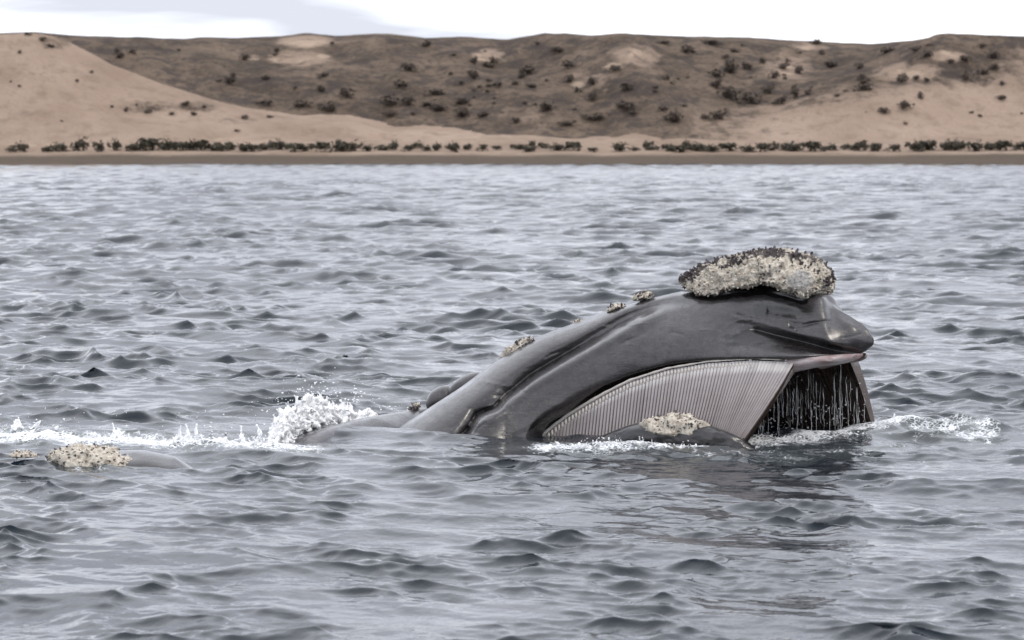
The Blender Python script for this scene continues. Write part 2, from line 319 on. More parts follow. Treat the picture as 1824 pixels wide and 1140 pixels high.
def hill_z(u, Y):
    x = (u - HU) / F * 1100
    YD, YC = 1085.0, 1200.0
    zs = H + (HV - lerp_pts(u, SKY) ) / F * YC - 0.25 + 0.35 * fbm(u * 0.02, u * 0, o=3, seed=2)
    zd = H + (HV - lerp_pts(u, DUNE)) / F * YD
    # beach and foreshore
    zb = np.interp(Y, [900, 962, 975, 986, 1003, 1012, 2000], [-3.0, -0.05, 1.3, 3.2, 4.6, 4.9, 4.9])
    # front dune
    Yd0 = YD + 8 * fbm(u * 0.006, u * 0, o=2, seed=12)
    fr = np.clip((Y - 1008) / (Yd0 - 1008), 0, 1); fr = fr ** 1.15
    rolls = (2.3 * fbm(x * 0.035, Y * 0.05, o=3, seed=6) + 0.25 * fbm(x * 0.2, Y * 0.2, o=2, seed=8)) * np.sin(np.pi * np.clip(fr, 0, 1)) * np.clip(zd / 14, 0.35, 1.4)
    dune = zb + (zd - 4.9) * fr + rolls
    back = np.clip((Y - Yd0) / 70, 0, 1)
    dune = np.where(Y > Yd0, zd - back * np.maximum(zd - 5, 0) * 0.9, dune)
    # main scarp
    s_ = np.clip((Y - 1045) / (YC - 1045), 0, 1)
    prof = np.interp(s_, [0, 0.15, 0.45, 0.8, 1], [0, 0.13, 0.52, 0.90, 1.0])
    gul = fbm(x * 0.028, Y * 0.012, o=4, seed=15) * 5.0 + fbm(x * 0.012 + Y * 0.008, Y * 0.006, o=2, seed=17) * 6.0 + fbm(x * 0.11, Y * 0.07, o=3, seed=18) * 1.3
    sc_ = 4.9 + (zs - 4.9) * prof + gul * np.sin(np.pi * s_) ** 0.8 * 0.9
    spur = 11 * np.exp(-((u - 1900 + (1200 - Y) * 2.6) / 170) ** 2) + 7 * np.exp(-((u - 1040 - (1190 - Y) * 1.1) / 90) ** 2) * (u < 1500)
    sc_ = sc_ + spur * np.sin(np.pi * s_)
    sc_ = np.minimum(sc_, zs)
    sc_ = np.where(Y < 1045, -20.0, sc_)
    sc_ = np.where(Y > YC, zs - (Y - YC) * 0.012, sc_)
    return np.maximum(dune, np.maximum(sc_, zb)), dune > sc_
Yh = np.concatenate([np.linspace(940, 1010, 50), np.linspace(1011.5, 1205, 190), np.array([1215, 1240, 1300, 1500, 2200])])
uh = np.linspace(-1500, 3300, 800)
Yhg, Uhg = np.meshgrid(Yh, uh, indexing='ij')
Zh, isd = hill_z(Uhg, Yhg)
Xh = (Uhg - HU) / F * Yhg
Vh = HV + (H - Zh) / Yhg * F
sand = np.where(isd, 0.95, 0.12)
right = np.clip((Uhg - 1050) / 500, 0, 1) * np.clip((Vh - 130) / 90, 0, 1)
sand = np.maximum(sand, 0.12 + 0.8 * right + 0.25 * np.clip((Uhg - 1450) / 250, 0, 1) * np.clip((Vh - 90) / 60, 0, 1))
sand = np.where(~isd, np.maximum(sand, 0.55 * np.clip((Uhg - 1600 - (110 - Vh) * 1.5) / 260, 0, 1)), sand)
def ell(u, v, ru, rv): return np.exp(-(((Uhg - u) / ru) ** 2 + ((Vh - v) / rv) ** 2) ** 2)
for (u, v, ru, rv, a) in [(545, 74, 60, 14, .6), (530, 105, 70, 18, .5), (870, 100, 40, 16, .45), (1130, 100, 60, 25, .45), (1050, 145, 60, 30, .35), (1400, 120, 60, 40, .4), (1440, 82, 50, 10, .4),
                          (1620, 130, 80, 22, .5), (1300, 150, 80, 40, .25), (950, 205, 90, 30, .3), (1690, 100, 40, 12, .5)]:
    sand = np.maximum(sand, 0.1 + a * ell(u, v, ru, rv))
for (u, v, ru, rv, a) in [(260, 190, 90, 16, .5), (350, 190, 60, 14, .55), (60, 125, 70, 25, .35), (100, 75, 50, 16, .5), (420, 215, 70, 10, .4)]:
    sand = np.where(isd, np.minimum(sand, 1 - a * ell(u, v, ru, rv)), sand)
pale = np.zeros_like(sand)
nz = fbm(Uhg * 0.06, Vh * 0.15, o=4, seed=44)
for (u, v, ru, rv) in [(548, 77, 50, 6), (520, 107, 46, 6), (575, 106, 20, 9), (865, 100, 22, 9), (1437, 84, 24, 6), (1683, 99, 26, 8), (1625, 132, 40, 9), (1120, 97, 30, 9), (1400, 125, 16, 12), (1090, 118, 22, 8), (455, 103, 14, 6), (1030, 152, 16, 7), (870, 245, 60, 3), (400, 247, 80, 3), (60, 258, 70, 4)]:
    pale = np.maximum(pale, .75 * ell(u, v, ru * 1.1, rv * 1.2) * np.clip(0.8 + 1.0 * nz, 0, 1))
beach_m = np.clip((986 - Yhg + 3 * fbm(Uhg * 0.01, Yhg * 0.05, o=3, seed=50)) / 5, 0, 1)
qh = grid_quads(len(Yh), len(uh))[:, ::-1]
me = mesh_np('hills', np.stack([Xh, Yhg, Zh], -1), qh[:, ::-1], turn=False); set_attr(me, 'sand', sand); set_attr(me, 'pale', pale); set_attr(me, 'beach', beach_m)
obj('hills', me, M_HILL, kind='structure')

# shrubs
def shrub_mesh(name, seed, n, mat):
    r_ = np.random.default_rng(seed); V = []; T = []
    lobes = [(r_.uniform(-.55, .55), r_.uniform(-.4, .4), r_.uniform(.25, .62), r_.uniform(.28, .48)) for _ in range(6)]
    for i in range(n):
        lx, ly, lz, lr = lobes[r_.integers(6)]
        dv = r_.normal(size=3); dv /= np.linalg.norm(dv); p = np.array((lx, ly, lz)) + dv * lr * r_.uniform(.55, 1.08)
        if p[2] < 0: p[2] = abs(p[2]) * .5
        a1 = r_.normal(size=3); a1 /= np.linalg.norm(a1); a2 = np.cross(a1, dv); sz = r_.uniform(.10, .2)
        k_ = len(V); V += [p + a1 * sz, p + a2 * sz * .7, p - a1 * sz, p - a2 * sz * .7]; T += [(k_, k_ + 1, k_ + 2, k_ + 3)]
    for j in range(5):                                    # woody stems
        lx, ly, lz, lr = lobes[j]; k_ = len(V)
        V += [np.array((lx * .15 - .04, ly * .15, -.12)), np.array((lx * .15 + .04, ly * .15, -.12)), np.array((lx + .015, ly, lz)), np.array((lx - .015, ly, lz))]; T += [(k_, k_ + 1, k_ + 2, k_ + 3)]
    me = mesh_np(name, np.array(V), T, smooth=False); me.materials.append(mat); return me
GB, GH = 'shrubs along the top of the beach', 'shrubs scattered over the hillside'
GREEN = [shrub_mesh('shrub', 60 + i, 150, M_SHRUB) for i in range(4)]; DRY = [shrub_mesh('shrub', 80 + i, 130, M_DRY) for i in range(4)]
def hit(u, v, lo, hi):                                     # where the slope is seen at that pixel
    Ys = np.arange(lo, hi, 1.0); z, _ = hill_z(np.full(Ys.shape, float(u)), Ys); vv = HV + (H - z) / Ys * F
    i = np.argmax(vv <= v); return (Ys[i], z[i]) if vv[i] <= v else (Ys[-1], z[-1])
def put_shrub(u, Y, wpx, hpx, kinds, label, group):
    z = float(hill_z(np.array([float(u)]), np.array([float(Y)]))[0][0]); m_ = Y / F
    if group == GB: label = ('wide dark green bush' if wpx >= 46 else 'small low green shrub' if wpx < 30 else 'rounded dark green shrub') + ' in the row between the beach and the dunes'
    elif group == GH:
        sandy = u > 1450 and z < 24
        label = ('broad dark shrub clump' if wpx >= 42 else 'tiny dark shrub' if wpx < 14 else 'dark dry shrub') + (' on the bare sandy slope beside the brown scrub' if sandy else ' on the brown scrub hillside')
    o = obj('shrub', random.choice(kinds), None, None, label, 'shrub', group)
    o.location = ((u - HU) / F * Y, Y, z - 0.05); o.rotation_euler = (0, 0, random.uniform(0, 6.28)); a_ = wpx * m_ * .5; o.scale = (a_ * 1.1, a_ * 1.1, hpx * m_ / 1.0)
LB, GB = 'dark green shrub in the row between the beach and the dunes', 'shrubs along the top of the beach'
near_row = [(42, 30, 18), (20, 22, 12), (90, 30, 14), (105, 40, 17), (145, 34, 26), (172, 24, 22), (207, 28, 25), (245, 40, 18), (275, 60, 26), (262, 30, 22), (300, 34, 24), (325, 40, 20), (345, 30, 22), (372, 44, 24),
            (400, 34, 20), (428, 34, 18), (455, 30, 16), (478, 34, 18), (498, 34, 22), (525, 36, 20), (545, 28, 14), (580, 34, 22), (604, 40, 26), (630, 32, 22), (655, 30, 14), (692, 36, 16), (725, 26, 14), (755, 22, 12), (773, 22, 16),
            (810, 24, 18), (835, 22, 14), (858, 22, 15), (885, 22, 10), (930, 30, 12), (950, 34, 14), (992, 44, 16), (1022, 40, 20), (1058, 24, 10), (1096, 36, 18), (1130, 24, 10), (1160, 30, 10), (1190, 34, 16), (1215, 36, 18), (1245, 40, 18),
            (1270, 34, 16), (1300, 44, 18), (1325, 30, 14), (1352, 34, 20), (1378, 24, 10), (1398, 36, 16), (1425, 40, 20), (1455, 42, 22), (1482, 24, 14), (1505, 24, 10), (1535, 32, 20), (1560, 26, 14), (1590, 30, 16), (1628, 34, 20), (1655, 40, 22), (1682, 36, 20), (1712, 40, 20),
            (1740, 40, 22), (1770, 30, 18), (1795, 44, 22), (1822, 30, 18), (1850, 40, 22), (1890, 44, 20), (-30, 40, 20), (-70, 40, 22)]
for (u, wpx, hpx) in near_row:
    put_shrub(u, random.uniform(990, 1000), wpx * 1.35, hpx * .95, GREEN, LB, GB)
for i in range(46):
    u = random.uniform(220, 1824); put_shrub(u, random.uniform(996, 1010), random.uniform(16, 36), random.uniform(8, 17), GREEN, LB, GB)
LH, GH = 'dark dry shrub on the brown scrub hillside', 'shrubs scattered over the hillside'
hillside = [(978, 190, 44, 16), (1120, 155, 34, 18), (1057, 145, 26, 16), (1013, 142, 24, 16), (1058, 172, 26, 18), (1030, 160, 22, 10), (1187, 138, 20, 10), (1110, 188, 34, 12), (1122, 187, 22, 12), (1182, 192, 24, 9), (1200, 210, 44, 18), (1280, 205, 34, 18), (1260, 208, 22, 10),
            (1302, 120, 40, 24), (1330, 118, 24, 16), (1360, 108, 18, 12), (1378, 134, 24, 14), (1310, 165, 50, 28), (1340, 175, 44, 22), (1368, 160, 26, 16), (1392, 178, 30, 14), (1414, 165, 24, 26), (1425, 125, 24, 14), (1480, 115, 36, 14), (1530, 118, 24, 14), (1535, 138, 20, 12), (1604, 140, 28, 18), (1605, 186, 36, 16),
            (1640, 172, 14, 14), (1718, 136, 26, 16), (1750, 130, 26, 14), (1770, 120, 20, 12), (1785, 150, 14, 8), (1440, 165, 18, 9), (1490, 170, 12, 7), (1395, 118, 26, 12), (1650, 98, 26, 12), (1690, 110, 18, 8), (1275, 130, 30, 16), (1276, 150, 30, 16), (1613, 220, 10, 6), (1730, 200, 12, 6), (1745, 206, 12, 6),
            (570, 158, 26, 12), (620, 166, 38, 18), (690, 180, 50, 20), (730, 180, 40, 16), (545, 185, 40, 14), (585, 190, 40, 18), (480, 182, 44, 12), (770, 165, 40, 14), (715, 150, 34, 14), (730, 120, 36, 14), (845, 133, 24, 18), (880, 108, 20, 12), (845, 108, 20, 14), (760, 78, 24, 12), (210, 90, 16, 9), (240, 92, 22, 10), (415, 134, 14, 8), (435, 102, 22, 12), (575, 135, 26, 12), (890, 150, 34, 12), (695, 205, 30, 10), (820, 180, 40, 14), (780, 192, 44, 12), (940, 125, 40, 16), (920, 215, 22, 10), (860, 205, 30, 10), (1060, 210, 50, 12), (1010, 220, 36, 9), (990, 90, 40, 10), (1180, 75, 30, 8), (1270, 75, 40, 8), (1580, 90, 40, 10), (1630, 88, 30, 10)]
for (u, v, wpx, hpx) in hillside:
    Y, z = hit(u, v + hpx * .45, 1046, 1200); put_shrub(u, Y, wpx * 1.2, hpx * 1.1, DRY, LH, GH)
for i in range(190):
    u = random.uniform(150, 1824); v = random.uniform(78, 215)
    if v > lerp_pts(u, DUNE) - 6 or fbm(np.array(u * .012), np.array(v * .03), o=2, seed=61) < .02: continue
    Y, z = hit(u, v, 1046, 1200); s_ = random.uniform(.3, .9) + 1.6 * random.random() ** 4; put_shrub(u, Y, 19 * s_, 7 * s_ * random.uniform(.7, 1.3), DRY, LH, GH)
for (u, v, wpx, hpx) in [(162, 128, 10, 8), (35, 93, 12, 7), (138, 145, 12, 7), (35, 155, 10, 6), (20, 145, 8, 5), (75, 70, 24, 8), (90, 82, 20, 8), (50, 62, 20, 6), (224, 195, 14, 9), (262, 198, 22, 9), (245, 188, 12, 6), (200, 190, 12, 6), (305, 204, 16, 7), (345, 202, 20, 8), (434, 208, 22, 9), (424, 232, 16, 6), (330, 186, 24, 9), (365, 190, 14, 7), (480, 207, 18, 6), (110, 215, 10, 4)]:
    Y, z = hit(u, v + hpx * .45, 1006, 1084); put_shrub(u, Y, wpx, hpx, DRY, 'small dark shrub on the pale sand dune', 'shrubs on the pale dune')

# ------------------------------------------------------------------ the feeding whale
TH = R(27); NX, NY = math.sin(TH), math.cos(TH)              # across the body, to its far side
P0 = proj_pt(1467, 700, 30.7)
P0n = P0[0] * NX + P0[1] * NY
def unproj(u, v, w_):                                         # a pixel on the body at w_ metres to the near side of its mid plane
    dx = (u - HU) / F; dz = (HV - v) / F
    Y = (P0n - w_) / (dx * NX + NY)
    return np.stack([dx * Y, Y, H + dz * Y], -1)
def bend(u):                                                  # the body behind the head curves back towards the camera
    return np.interp(u, [640, 760, 900, 1080], [1.15, .85, .38, 0.0])
def mirror(P, w_):
    Q = P.copy(); Q[..., 0] += 2 * w_ * NX; Q[..., 1] += 2 * w_ * NY; return Q
def cr(ts, P, t):                                             # cubic through points, along axis 0
    P = np.asarray(P, float); ts = np.asarray(ts, float); n = len(ts)
    sh = (-1,) + (1,) * (P.ndim - 1)
    d_ = (P[1:] - P[:-1]) / (ts[1:] - ts[:-1]).reshape(sh)
    m_ = np.zeros_like(P); h_ = (ts[1:] - ts[:-1])
    m_[1:-1] = (d_[:-1] * h_[1:].reshape(sh) + d_[1:] * h_[:-1].reshape(sh)) / (h_[1:] + h_[:-1]).reshape(sh)
    m_[0] = d_[0]; m_[-1] = d_[-1]
    i = np.clip(np.searchsorted(ts, t, side='right') - 1, 0, n - 2); hh = h_[i]; x = (t - ts[i]) / hh
    x = x.reshape(sh); hh = hh.reshape(sh)
    return (2 * x**3 - 3 * x**2 + 1) * P[i] + (x**3 - 2 * x**2 + x) * hh * m_[i] + (-2 * x**3 + 3 * x**2) * P[i + 1] + (x**3 - x**2) * hh * m_[i + 1]
def surf_grid(sections, nu, nv):
    S = np.array(sections, float)
    ch = np.concatenate([[0], np.cumsum(np.hypot(*(np.diff(S[:, 0, :2], axis=0).T)) + 4)])
    A = cr(ch, S, np.linspace(0, ch[-1], nu))
    mean = np.linalg.norm(np.diff(S * [1, 1, 200], axis=1), axis=2).mean(0) + 3
    tv = np.concatenate([[0], np.cumsum(mean)])
    B = cr(tv, A.transpose(1, 0, 2), np.linspace(0, tv[-1], nv)).transpose(1, 0, 2)
    return B
def two_sided(G, far_step=3, off_w=None):
    near = unproj(G[..., 0], G[..., 1], G[..., 2] + (bend(G[..., 0]) if off_w is None else off_w(G[..., 0])))
    far = mirror(near, G[..., 2])[:, 1:][:, ::far_step]
    if (G.shape[1] - 1 - 1) % far_step: far = np.concatenate([far, mirror(near, G[..., 2])[:, -1:]], 1)
    ring = np.concatenate([near[:, ::-1], far], 1)
    return ring

whale = bpy.data.objects.new('whale', None); C.objects.link(whale); pb = unproj(np.array(1150.), np.array(900.), np.array(0.)); whale.location = pb; whale.empty_display_size = .3
whale['label'] = 'large dark grey whale skim feeding with its head raised and baleen showing'; whale['category'] = 'whale'

HEAD = [
 [(640,835,0),(650,845,.25),(665,860,.5),(682,878,.72),(692,892,.85),(712,915,1.0),(732,940,1.1),(752,965,1.15),(762,985,.9)],
 [(677,790,0),(689,800,.25),(707,815,.5),(728,834,.72),(740,846,.85),(764,870,1.0),(792,900,1.1),(820,930,1.15),(830,960,.9)],
 [(765,726,0),(772,735,.30),(786,755,.54),(816,786,.74),(828,794,.88),(848,818,1.0),(872,850,1.06),(900,890,1.08),(908,920,.85)],
 [(820,690,0),(827,698,.27),(837,716,.48),(849,740,.62),(861,748,.77),(880,775,.90),(900,810,.96),(925,850,.98),(932,890,.78)],
 [(880,646,0),(886,655,.25),(893,674,.44),(902,700,.55),(911,710,.68),(920,730,.78),(930,750,.82),(944,764,.83),(954,778,.68)],
 [(950,604,0),(956,612,.22),(962,630,.38),(969,655,.47),(977,665,.59),(983,683,.68),(991,703,.71),(1001,720,.71),(1012,733,.58)],
 [(1031,573,0),(1036,580,.20),(1040,593,.33),(1045,610,.39),(1053,620,.51),(1058,638,.60),(1066,658,.63),(1078,681,.63),(1087,695,.51)],
 [(1110,545,0),(1112,550,.16),(1116,556,.23),(1122,564,.27),(1128,574,.39),(1132,596,.51),(1138,622,.58),(1146,655,.60),(1152,669,.49)],
 [(1180,526,0),(1182,531,.13),(1183,537,.19),(1184,544,.24),(1186,556,.34),(1190,580,.46),(1196,608,.55),(1204,643,.60),(1208,655,.50)],
 [(1260,512,0),(1260,518,.15),(1260,526,.22),(1260,538,.28),(1262,552,.35),(1266,572,.44),(1272,600,.54),(1280,636,.63),(1284,646,.54)],
 [(1340,508,0),(1340,515,.17),(1340,525,.24),(1342,546,.31),(1344,566,.37),(1347,588,.40),(1350,610,.49),(1356,635,.61),(1358,644,.53)],
 [(1424,516,0),(1424,523,.17),(1422,538,.24),(1424,562,.31),(1426,592,.37),(1427,606,.33),(1428,619,.42),(1430,634,.53),(1430,641,.46)],
 [(1462,521,0),(1463,529,.13),(1464,544,.19),(1465,570,.27),(1462,598,.33),(1460,612,.29),(1458,622,.34),(1456,633,.44),(1455,640,.38)],
 [(1484,545,0),(1483,553,.07),(1483,566,.13),(1483,586,.23),(1482,607,.29),(1481,619,.23),(1480,625,.25),(1478,632,.34),(1476,638,.28)],
 [(1520,567,0),(1521,575,.05),(1522,584,.11),(1523,601,.14),(1522,617,.13),(1519,624,.10),(1517,628,.10),(1514,632,.12),(1510,637,.08)],
 [(1544,585,0),(1546,592,.02),(1547,601,.035),(1547,611,.04),(1544,619,.035),(1541,623,.03),(1539,626,.025),(1536,628,.02),(1533,630,.01)],
 [(1554,600,0),(1555,604,.008),(1555,607,.01),(1555,611,.01),(1554,614,.008),(1553,616,.006),(1552,617,.004),(1551,618,.002),(1550,618,0)],
]
G = surf_grid(HEAD, 460, 150)
U, V_ = G[..., 0], G[..., 1]
def carve(pts, depth, sig, sv=1.0, lo=0.0, hi=1.0):
    ds, pos = poly_dist(U, V_, pts, sv); e_ = np.clip(np.minimum(pos / .08, (1 - pos) / .08) + lo, 0, 1)
    G[..., 2] -= depth * np.exp(-(ds / sig) ** 2) * e_
groove = [(1215, 534), (1178, 541), (1123, 563), (1057, 602), (991, 639), (943, 668), (915, 692), (902, 701), (888, 719), (873, 728), (848, 737), (839, 754), (828, 768), (816, 785), (806, 805)]
carve(groove, 0.055, 11); carve(groove[3:], 0.030, 4.0); carve([(p[0] + 8, p[1] + 15) for p in groove[1:-3]], -0.050, 11); carve([(892, 712), (880, 725), (862, 731), (848, 738), (840, 752)], 0.04, 2.4)
carve([(836, 760), (828, 769), (818, 780)], 0.04, 2.6); carve([(1145, 556), (1100, 578), (1060, 604)], .02, 2.2)
carve([(905, 712), (897, 728), (880, 738), (860, 742)], -0.016, 3.5); carve([(868, 752), (852, 762), (846, 775)], 0.015, 3)
carve([(1214, 518), (1240, 527), (1270, 530), (1310, 524), (1360, 520), (1400, 529), (1436, 540)], 0.05, 7)
carve([(1335, 584), (1380, 597), (1440, 612), (1490, 626), (1535, 630)], 0.028, 4.5); carve([(1300, 560), (1340, 571), (1380, 583), (1437, 601), (1498, 616)], -0.016, 7)
carve([(1415, 590), (1428, 582), (1445, 576), (1486, 570)], 0.014, 2.2); carve([(1400, 572), (1430, 578), (1460, 574)], 0.010, 2.5); carve([(1405, 579), (1420, 581)], 0.02, 4)
carve([(1365, 552), (1390, 556), (1425, 560)], 0.02, 9)
carve([(1218, 548), (1280, 556), (1330, 573)], -0.012, 8)
carve([(985, 748), (1040, 712), (1120, 672), (1190, 652)], -0.012, 9)
for _ in range(26):                                              # shallow wrinkles and scars
    u0 = random.uniform(760, 1500); a_ = random.uniform(-.5, .2); ln = random.uniform(15, 60)
    v0 = lerp_pts(u0, [(700, 780), (820, 720), (950, 640), (1100, 590), (1250, 590), (1500, 600)]) + random.uniform(-22, 40)
    carve([(u0, v0), (u0 + ln * .5, v0 + a_ * ln * .5 + random.uniform(-3, 3)), (u0 + ln, v0 + a_ * ln)], random.uniform(.003, .008) * random.choice((1, 1, -1)), random.uniform(1.5, 3))
G[..., 2] += 0.007 * fbm(U * 0.018, V_ * 0.03, o=3, seed=71) * np.clip(G[..., 2] / .1, 0, 1)
G[:, 0, 2] = 0; G[..., 2] = np.maximum(G[..., 2], np.where(np.arange(150) > 0, 0.0005, 0))
ring = two_sided(G)
# dark wet patches, and shade painted along creases and overhangs
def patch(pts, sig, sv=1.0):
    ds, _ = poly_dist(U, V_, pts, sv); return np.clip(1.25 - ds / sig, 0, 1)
wet_shade_n = np.maximum.reduce([patch([(1352, 553), (1375, 555), (1402, 557)], 15), 0.75 * patch([(1405, 553), (1440, 556)], 14),
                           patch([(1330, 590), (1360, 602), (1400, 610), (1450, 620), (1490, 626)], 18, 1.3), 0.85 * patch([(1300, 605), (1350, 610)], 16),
                           patch([(1218, 519), (1240, 526), (1270, 531), (1310, 524), (1360, 519), (1400, 527), (1432, 537)], 9),  # shade below the overhanging callosity, painted into the skin colour
                           0.8 * patch([(888, 719), (876, 728), (864, 731)], 3.5), 0.8 * patch([(834, 764), (826, 772)], 3.5), 0.45 * patch([(864, 731), (848, 738), (840, 752), (828, 769), (818, 780)], 3),  # crease shade around the eye folds, painted dark
                           0.9 * patch([(1186, 560), (1120, 584), (1075, 607)], 3), 0.7 * patch([(1030, 618), (985, 645), (940, 672), (915, 694)], 5),  # shade inside the long groove, painted the same way
                           patch([(900, 782), (940, 763), (985, 738), (1010, 724), (1079, 689), (1146, 661), (1204, 647), (1284, 640), (1400, 638)], 6),  # shade of the lip undercut, painted as a dark band
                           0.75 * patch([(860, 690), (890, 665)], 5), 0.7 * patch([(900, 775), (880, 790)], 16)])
nfar = ring.shape[1] - 150
wet_shade_all = np.concatenate([wet_shade_n[:, ::-1], np.zeros((460, nfar))], 1)
Vb = [ring.reshape(-1, 3)]; Qb = [outward(ring.reshape(-1, 3), grid_quads(460, ring.shape[1], wrap=True))]; Wb = [wet_shade_all.ravel()]
off = ring.shape[0] * ring.shape[1]
def add_shell(pts, quads, wetv=0.0):
    global off
    Vb.append(pts.reshape(-1, 3)); Qb.append(outward(pts.reshape(-1, 3), quads) + off); Wb.append(np.full(pts.reshape(-1, 3).shape[0], wetv)); off += pts.reshape(-1, 3).shape[0]
# the back behind the head
neck = []
for (u, v, Rr, fw) in [(400, 836, 200, .5), (450, 815, 220, .58), (505, 788, 240, .62), (560, 767, 250, .66), (640, 746, 250, .66), (700, 735, 240, .56), (738, 729, 230, .46), (790, 722, 190, .34), (850, 730, 150, .24)]:
    row = []
    for j in range(9):
        ph = j / 8 * 1.75; row.append((u - 18 * math.sin(ph) * fw, v + Rr * (1 - math.cos(ph)), Rr / 200 * math.sin(ph) * fw))
    neck.append(row)
Gn = surf_grid(neck, 130, 50)
dsn, _ = poly_dist(Gn[..., 0], Gn[..., 1], [(770, 728), (740, 748), (715, 768), (690, 795)]); Gn[..., 2] -= 0.06 * np.exp(-(dsn / 14) ** 2) * np.clip(Gn[..., 2] / .2, 0, 1)
dsn, _ = poly_dist(Gn[..., 0], Gn[..., 1], [(690, 740), (670, 760), (655, 790)]); Gn[..., 2] -= 0.02 * np.exp(-(dsn / 14) ** 2) * np.clip(Gn[..., 2] / .2, 0, 1)
Gn[..., 2] += 0.015 * fbm(Gn[..., 0] * .02, Gn[..., 1] * .035, o=3, seed=77) * np.clip(Gn[..., 2] / .2, 0, 1)
Gn[:, 0, 2] = 0
neck_w = lambda u: P0n - np.interp(u, [400, 500, 570, 640, 700, 738, 850], [30.6, 30.7, 30.9, 31.5, 32.1, 32.5, 33.0]) * ((u - HU) / F * NX + NY)
rn = two_sided(Gn, 3, neck_w); add_shell(rn, grid_quads(130, rn.shape[1], wrap=True))
# raised lips of the blowholes on the far side of the ridge
for (u, v, wl, a_, b_, c_) in [(788, 712, -.30, .17, .125, .16), (830, 690, -.34, .23, .105, .18)]:
    c0 = unproj(np.array(float(u)), np.array(float(v)), np.array(wl + .5)); pts = []
    for i in range(21):
        th_ = math.pi * i / 20
        for j in range(32):
            p_ = 2 * math.pi * j / 32; X_ = a_ * math.cos(th_); Yq = c_ * math.sin(th_) * math.cos(p_); Z_ = b_ * math.sin(th_) * math.sin(p_)
            xr, zr = X_ * .84 - Z_ * .54, X_ * .54 + Z_ * .84
            pts.append(c0 + np.array((xr * math.cos(TH) + Yq * NX, -xr * NX + Yq * NY, zr)))
    add_shell(np.array(pts), grid_quads(21, 32, wrap=True))
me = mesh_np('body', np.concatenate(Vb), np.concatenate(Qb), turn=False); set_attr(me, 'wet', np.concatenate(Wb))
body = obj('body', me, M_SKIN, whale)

# ---- callosities
def scatter_bits(P, N, n, sz, seed, spike, keep=None):
    r_ = np.random.default_rng(seed); idx = r_.integers(0, len(P), n * 3)
    if keep is not None: idx = idx[keep[idx] > r_.random(len(idx))]
    idx = idx[:n]; V = []; T = []
    for i in idx:
        p = P[i] + r_.normal(0, .003, 3); nn = N[i] + r_.normal(0, .35, 3); nn /= np.linalg.norm(nn)
        a1 = np.cross(nn, r_.normal(size=3)); a1 /= np.linalg.norm(a1); a2 = np.cross(nn, a1)
        s_ = sz * r_.uniform(.45, 1.3); hgt = s_ * spike * r_.uniform(.5, 1.4); k_ = len(V); m_ = 5
        for j in range(m_):
            an = 2 * math.pi * j / m_; rr = s_ * r_.uniform(.7, 1.15); V.append(p + (a1 * math.cos(an) + a2 * math.sin(an)) * rr - nn * s_ * .4)
        for j in range(m_):
            an = 2 * math.pi * j / m_ + .3; rr = s_ * r_.uniform(.35, .75); V.append(p + (a1 * math.cos(an) + a2 * math.sin(an)) * rr + nn * hgt * r_.uniform(.8, 1.2))
        V.append(p + nn * hgt * .75)
        for j in range(m_):
            j2 = (j + 1) % m_; T += [(k_ + j, k_ + j2, k_ + m_ + j2), (k_ + j, k_ + m_ + j2, k_ + m_ + j), (k_ + m_ + j, k_ + m_ + j2, k_ + 2 * m_)]
    return mesh_np('barnacles', np.array(V), None, smooth=False, tris=T)
def grid_normals(P):
    du = np.gradient(P, axis=0); dv = np.gradient(P, axis=1); n_ = np.cross(du, dv); n_ /= np.linalg.norm(n_, axis=-1, keepdims=True) + 1e-9; return n_
BON = [(1213, 508, .02, 1214, 497), (1221, 514, .11, 1228, 487), (1240, 521, .20, 1260, 470), (1270, 524, .26, 1298, 458), (1300, 516, .29, 1335, 450), (1340, 510, .31, 1375, 446),
       (1375, 509, .33, 1408, 448), (1405, 521, .34, 1438, 458), (1432, 530, .33, 1462, 474), (1450, 524, .20, 1474, 489), (1466, 514, .06, 1478, 505)]
secs = []
for (ub, vb, wb, ut, vt) in BON:
    hgt = vb - vt; row = []
    for (fu, fv, fw) in [(0, 0, 0), (.22, .035, .35), (.5, .17, .70), (.75, .40, .95), (.9, .68, 1.10), (1, .93, 1.12), (1.0, 1.02, .98), (.9, 1.0, .72)]:
        row.append((ut + (ub - ut) * fu, vt + hgt * fv, wb * fw))
    secs.append(row)
Gb = surf_grid(secs, 190, 80)
rb = two_sided(Gb, 2)
nb = grid_normals(rb); cen = rb.mean(axis=(0, 1))
if ((rb - cen) * nb).sum() < 0: nb = -nb
q = rb * 1.0
dsp = 0.050 * fbm(q[..., 0] * 7, q[..., 1] * 7, q[..., 2] * 7, o=3, seed=91) - 0.035 * np.abs(fbm(q[..., 0] * 15, q[..., 1] * 15, q[..., 2] * 15, o=2, seed=93)) + 0.022 * fbm(q[..., 0] * 26, q[..., 1] * 26, q[..., 2] * 26, o=3, seed=95, g=.7)
